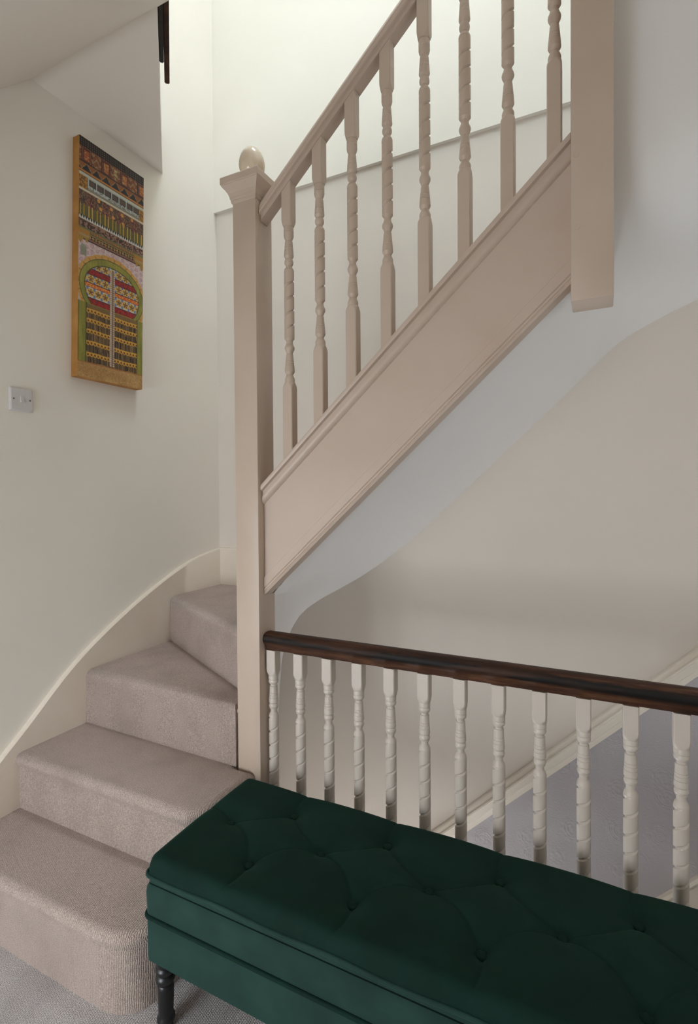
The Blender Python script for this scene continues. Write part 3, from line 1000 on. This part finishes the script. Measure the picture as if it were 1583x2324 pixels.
def horseshoe(a, bt, bb):
    b = np.where(vv < CV, bt, bb)
    return ((uu - CU) / a) ** 2 + ((vv - CV) / b) ** 2


ang = np.arctan2((vv - CV) * .983, (uu - CU) * .326)
sc1 = 1 + .035 * np.abs(np.sin(ang * 11))
up_ = vv < .690
put(up_ & (horseshoe(.53, .150, .165) < sc1), (202, 152, 76)); put(up_ & (horseshoe(.525, .146, .160) < 1.0) & (fr(ang * 4.5) < .18), (172, 122, 62))
put(up_ & (horseshoe(.497, .134, .148) < 1.0), (74, 84, 44)); grn = 0.55 * n_lo + 0.45 * vnoise(60, 16, 12)
gc = np.array((112, 116, 48))[None, None] * (1 - grn[..., None]) + np.array((168, 156, 66))[None, None] * grn[..., None]
put(up_ & (horseshoe(.488, .131, .145) < 1.0), gc)
put(up_ & (horseshoe(.424, .106, .134) < 1.0), (64, 70, 40))
inn = (horseshoe(.414, .102, .130) < 1.0) & (vv < .690)
inn_ = inn
star_c = (206, 204, 196)
put(inn_, star_c)
sx_, sy_ = fr((uu - .02) * 9.5) - .5, None


def stars(v0, v1):
    c = (v0 + v1) / 2
    dx, dy = sx_ * .326 / 9.5, (vv - c) * .983
    an = np.arctan2(dy, dx)
    r = np.hypot(dx, dy)
    m = inn_ & band(v0, v1)
    put(m & (np.abs(fr((uu - .02) * 9.5 + .5) - .5) < .16) & (np.abs(dy) > .007), (110, 128, 168))
    put(m & (r < .0165), (206, 164, 84))
    put(m & (r < .0075 + .0062 * np.cos(5 * (an + math.pi / 2)) ** 1), (94, 62, 40))


stars(.500, .534); stars(.563, .594); stars(.616, .655)
for (a, b, c1, c2) in ((.534, .563, (164, 40, 36), (120, 26, 28)), (.594, .616, (206, 92, 40), (228, 160, 70)), (.657, .690, (168, 40, 36), (120, 26, 28))):
    put(inn_ & band(a, b), c1); put(inn_ & band(a, b) & (n_hi > .58), c2)
    put(inn_ & (band(a, a + .003) | band(b - .003, b)), (52, 36, 40))
# door leaves
dl = (uu > .118) & (uu < .897) & band(.688, .934)
put(band(.688, .934), (200, 178, 170))
put(band(.684, .934), gc); put(band(.684, .934) & ((np.abs(uu - .118) < .012) | (np.abs(uu - .897) < .012) | (uu < .012)), (70, 80, 42))
put(dl, (104, 82, 52)); put(dl & band(.71, .934) & (vnoise(110, 14, 21) > .52), (56, 42, 32)); put(dl & band(.71, .934) & (vnoise(130, 12, 22) > .66), (142, 112, 74))
put(dl & band(.688, .712), (140, 110, 64)); put(dl & band(.688, .712) & (fr(uu * 55 + vv * 60) < .35), (96, 72, 44))
for r0 in (.716, .757, .802, .851, .900):
    su = fr((uu - .118) * 20)
    ry = r0 + .001 * np.sin(uu * 20)
    put(dl & (vv > ry - .010) & (vv < ry + .002), (214, 162, 62))
    rr_ = np.hypot((su - .5) * .326 / 20, (vv - ry) * .983)
    put(dl & (rr_ < .0088), (214, 162, 62)); put(dl & (rr_ < .0048), (112, 70, 34))
cp = (uu > .462) & (uu < .535) & band(.503, .930)
put(cp, (206, 184, 166)); put(cp & (np.abs(fr(uu * 60) - .5) < .25) & (fr(vv * 110) < .42) & ((uu < .485) | (uu > .512)), (90, 60, 56)); put(cp & (np.abs(uu - .4985) < .010), (74, 58, 36)); put(cp & (np.abs(uu - .4985) < .004), (150, 128, 84))
# sand
sd = vv > .934 + .003 * np.sin(uu * 14)
put(sd, (176, 134, 78)); put(sd, (200, 164, 104), np.clip(n_lo * 1.3 - .3, 0, 1)); put(sd & (n_hi > .66), (150, 108, 62), .5); put(sd & (n_hi < .2), (206, 180, 124), .5); put(band(.932, .938), (168, 108, 54))
IMG *= (0.94 + 0.10 * vnoise(100, 300, 31))[..., None]
# gentle smoothing
IMG[1:-1, 1:-1] = 0.6 * IMG[1:-1, 1:-1] + 0.1 * (IMG[:-2, 1:-1] + IMG[2:, 1:-1] + IMG[1:-1, :-2] + IMG[1:-1, 2:])
lin = np.clip(IMG / 255, 0, 1)
lin = np.where(lin <= 0.04045, lin / 12.92, ((lin + 0.055) / 1.055) ** 2.4)
PT = 0.040
pic = props(empty('painting', (XL, 1.57, Z(0.48))), 'tall canvas painting of an arched door with red and gold patterns on left wall', 'painting')
TL, TR, BL, BR = (1.419, 1.4655), (1.746, 1.4650), (1.3955, 0.483), (1.7215, 0.484)


def ppt(u, w):
    a = (TL[0] + (TR[0] - TL[0]) * u, TL[1] + (TR[1] - TL[1]) * u)
    b = (BL[0] + (BR[0] - BL[0]) * u, BL[1] + (BR[1] - BL[1]) * u)
    return a[0] + (b[0] - a[0]) * w, Z(a[1] + (b[1] - a[1]) * w)


v = []
for x in (XL + 0.0005, XL + PT - 0.0006):
    for (u, w) in ((0, 0), (1, 0), (1, 1), (0, 1)):
        y, z = ppt(u, w)
        v.append((x, y, z))
child('canvas', mesh(v, [[0, 1, 2, 3], [7, 6, 5, 4], [0, 4, 5, 1], [1, 5, 6, 2], [2, 6, 7, 3], [3, 7, 4, 0]]), M_EDGE, pic, label='ochre painted canvas edge')
UG, VG = np.meshgrid(np.linspace(0, 1, PW), np.linspace(0, 1, PH))
AY = TL[0] + (TR[0] - TL[0]) * UG; AZ = TL[1] + (TR[1] - TL[1]) * UG
BYg = BL[0] + (BR[0] - BL[0]) * UG; BZg = BL[1] + (BR[1] - BL[1]) * UG
co = np.stack([np.full(UG.shape, XL + PT), AY + (BYg - AY) * VG, Z(0) + AZ + (BZg - AZ) * VG], -1).reshape(-1, 3)
idx = np.arange(PW * PH).reshape(PH, PW)
qf = np.stack([idx[:-1, :-1], idx[1:, :-1], idx[1:, 1:], idx[:-1, 1:]], -1).reshape(-1, 4)
me = bpy.data.meshes.new('m')
me.vertices.add(PW * PH)
me.vertices.foreach_set('co', co.ravel())
me.loops.add(qf.size)
me.loops.foreach_set('vertex_index', qf.ravel().astype(np.int32))
me.polygons.add(len(qf))
me.polygons.foreach_set('loop_start', np.arange(0, qf.size, 4, dtype=np.int32))
me.update(calc_edges=True)
ca = me.color_attributes.new('paint', 'FLOAT_COLOR', 'POINT')
ca.data.foreach_set('color', np.concatenate([lin.reshape(-1, 3), np.ones((PW * PH, 1))], 1).ravel().astype(np.float32))
child('picture', me, M_PAINT, pic, label='painted arched doorway with patterned cloths above')

# ------------------------------------------------------------------ light switch
SY, SZ = 1.190, Z(0.356)
sw = props(empty('light_switch', (XL, SY, SZ)), 'white square single light switch on the left wall', 'light switch')
rs = []
for (d, x) in ((0.0, XL + 0.0003), (0.0, XL + 0.004), (0.002, XL + 0.0065), (0.0055, XL + 0.009)):
    h = 0.0435 - d
    rs.append([(x, SY + y, SZ + z) for y, z in round_rect(-h, h, -h, h, 0.004, 3)])
child('plate', rings_mesh(rs), M_SWITCH, sw, 30)
v = []
for (x, y, z) in ((0.009, -0.0062, -0.0125), (0.009, 0.0062, -0.0125), (0.009, 0.0062, 0.0125), (0.009, -0.0062, 0.0125),
                  (0.0135, -0.0056, -0.0118), (0.0135, 0.0056, -0.0118), (0.0098, 0.0056, 0.0118), (0.0098, -0.0056, 0.0118)):
    v.append((XL + x, SY + y, SZ + z))
child('rocker', mesh(v, [[0, 1, 2, 3], [7, 6, 5, 4], [0, 4, 5, 1], [1, 5, 6, 2], [2, 6, 7, 3], [3, 7, 4, 0]]), M_SWITCH, sw)
for s in (-1, 1):
    bm = bmesh.new()
    bmesh.ops.create_cone(bm, cap_ends=True, segments=14, radius1=0.0032, radius2=0.003, depth=0.0014,
                          matrix=Matrix.Translation((XL + 0.0094, SY + s * 0.030, SZ)) @ Matrix.Rotation(math.radians(90), 4, 'Y'))
    me = bpy.data.meshes.new('m'); bm.to_mesh(me); bm.free()
    child('screw', me, M_SCREW, sw)

# ------------------------------------------------------------------ old timber along the diagonal edge of the upper floor
tr = props(empty('timber_rail', (-1.4, 1.35, Z(1.64))), 'dark old timber rail along the diagonal edge of the upper floor', 'rail')
d45 = Vector((1, -1, 0)).normalized()
n45 = Vector((1, 1, 0)).normalized()


def diag(y_tip, y_end, o0, o1, z0, z1):
    """bar beside the 45 degree edge, from the tip towards the camera side"""
    x_of = lambda y: -0.045 - y
    v = []
    for yy_ in (y_tip, y_end):
        p = Vector((x_of(yy_), yy_, 0))
        for (o_, z) in ((o0, z0), (o1, z0), (o1, z1), (o0, z1)):
            q = p + n45 * o_
            v.append((q.x, q.y, Z(z)))
    me = mesh(v, [[0, 1, 2, 3], [7, 6, 5, 4], [0, 4, 5, 1], [1, 5, 6, 2], [2, 6, 7, 3], [3, 7, 4, 0]])
    bm = bmesh.new(); bm.from_mesh(me)
    bmesh.ops.bevel(bm, geom=bm.edges[:], offset=0.003, segments=2, affect='EDGES')
    bm.to_mesh(me); bm.free()
    return me


child('inner_board', diag(1.465, 1.20, 0.0005, 0.017, 1.640, 1.72), M_TIMBK, tr, 40)
child('outer_board', diag(1.545, 1.20, 0.0175, 0.037, 1.650, 1.71), M_WOODB, tr, 40)
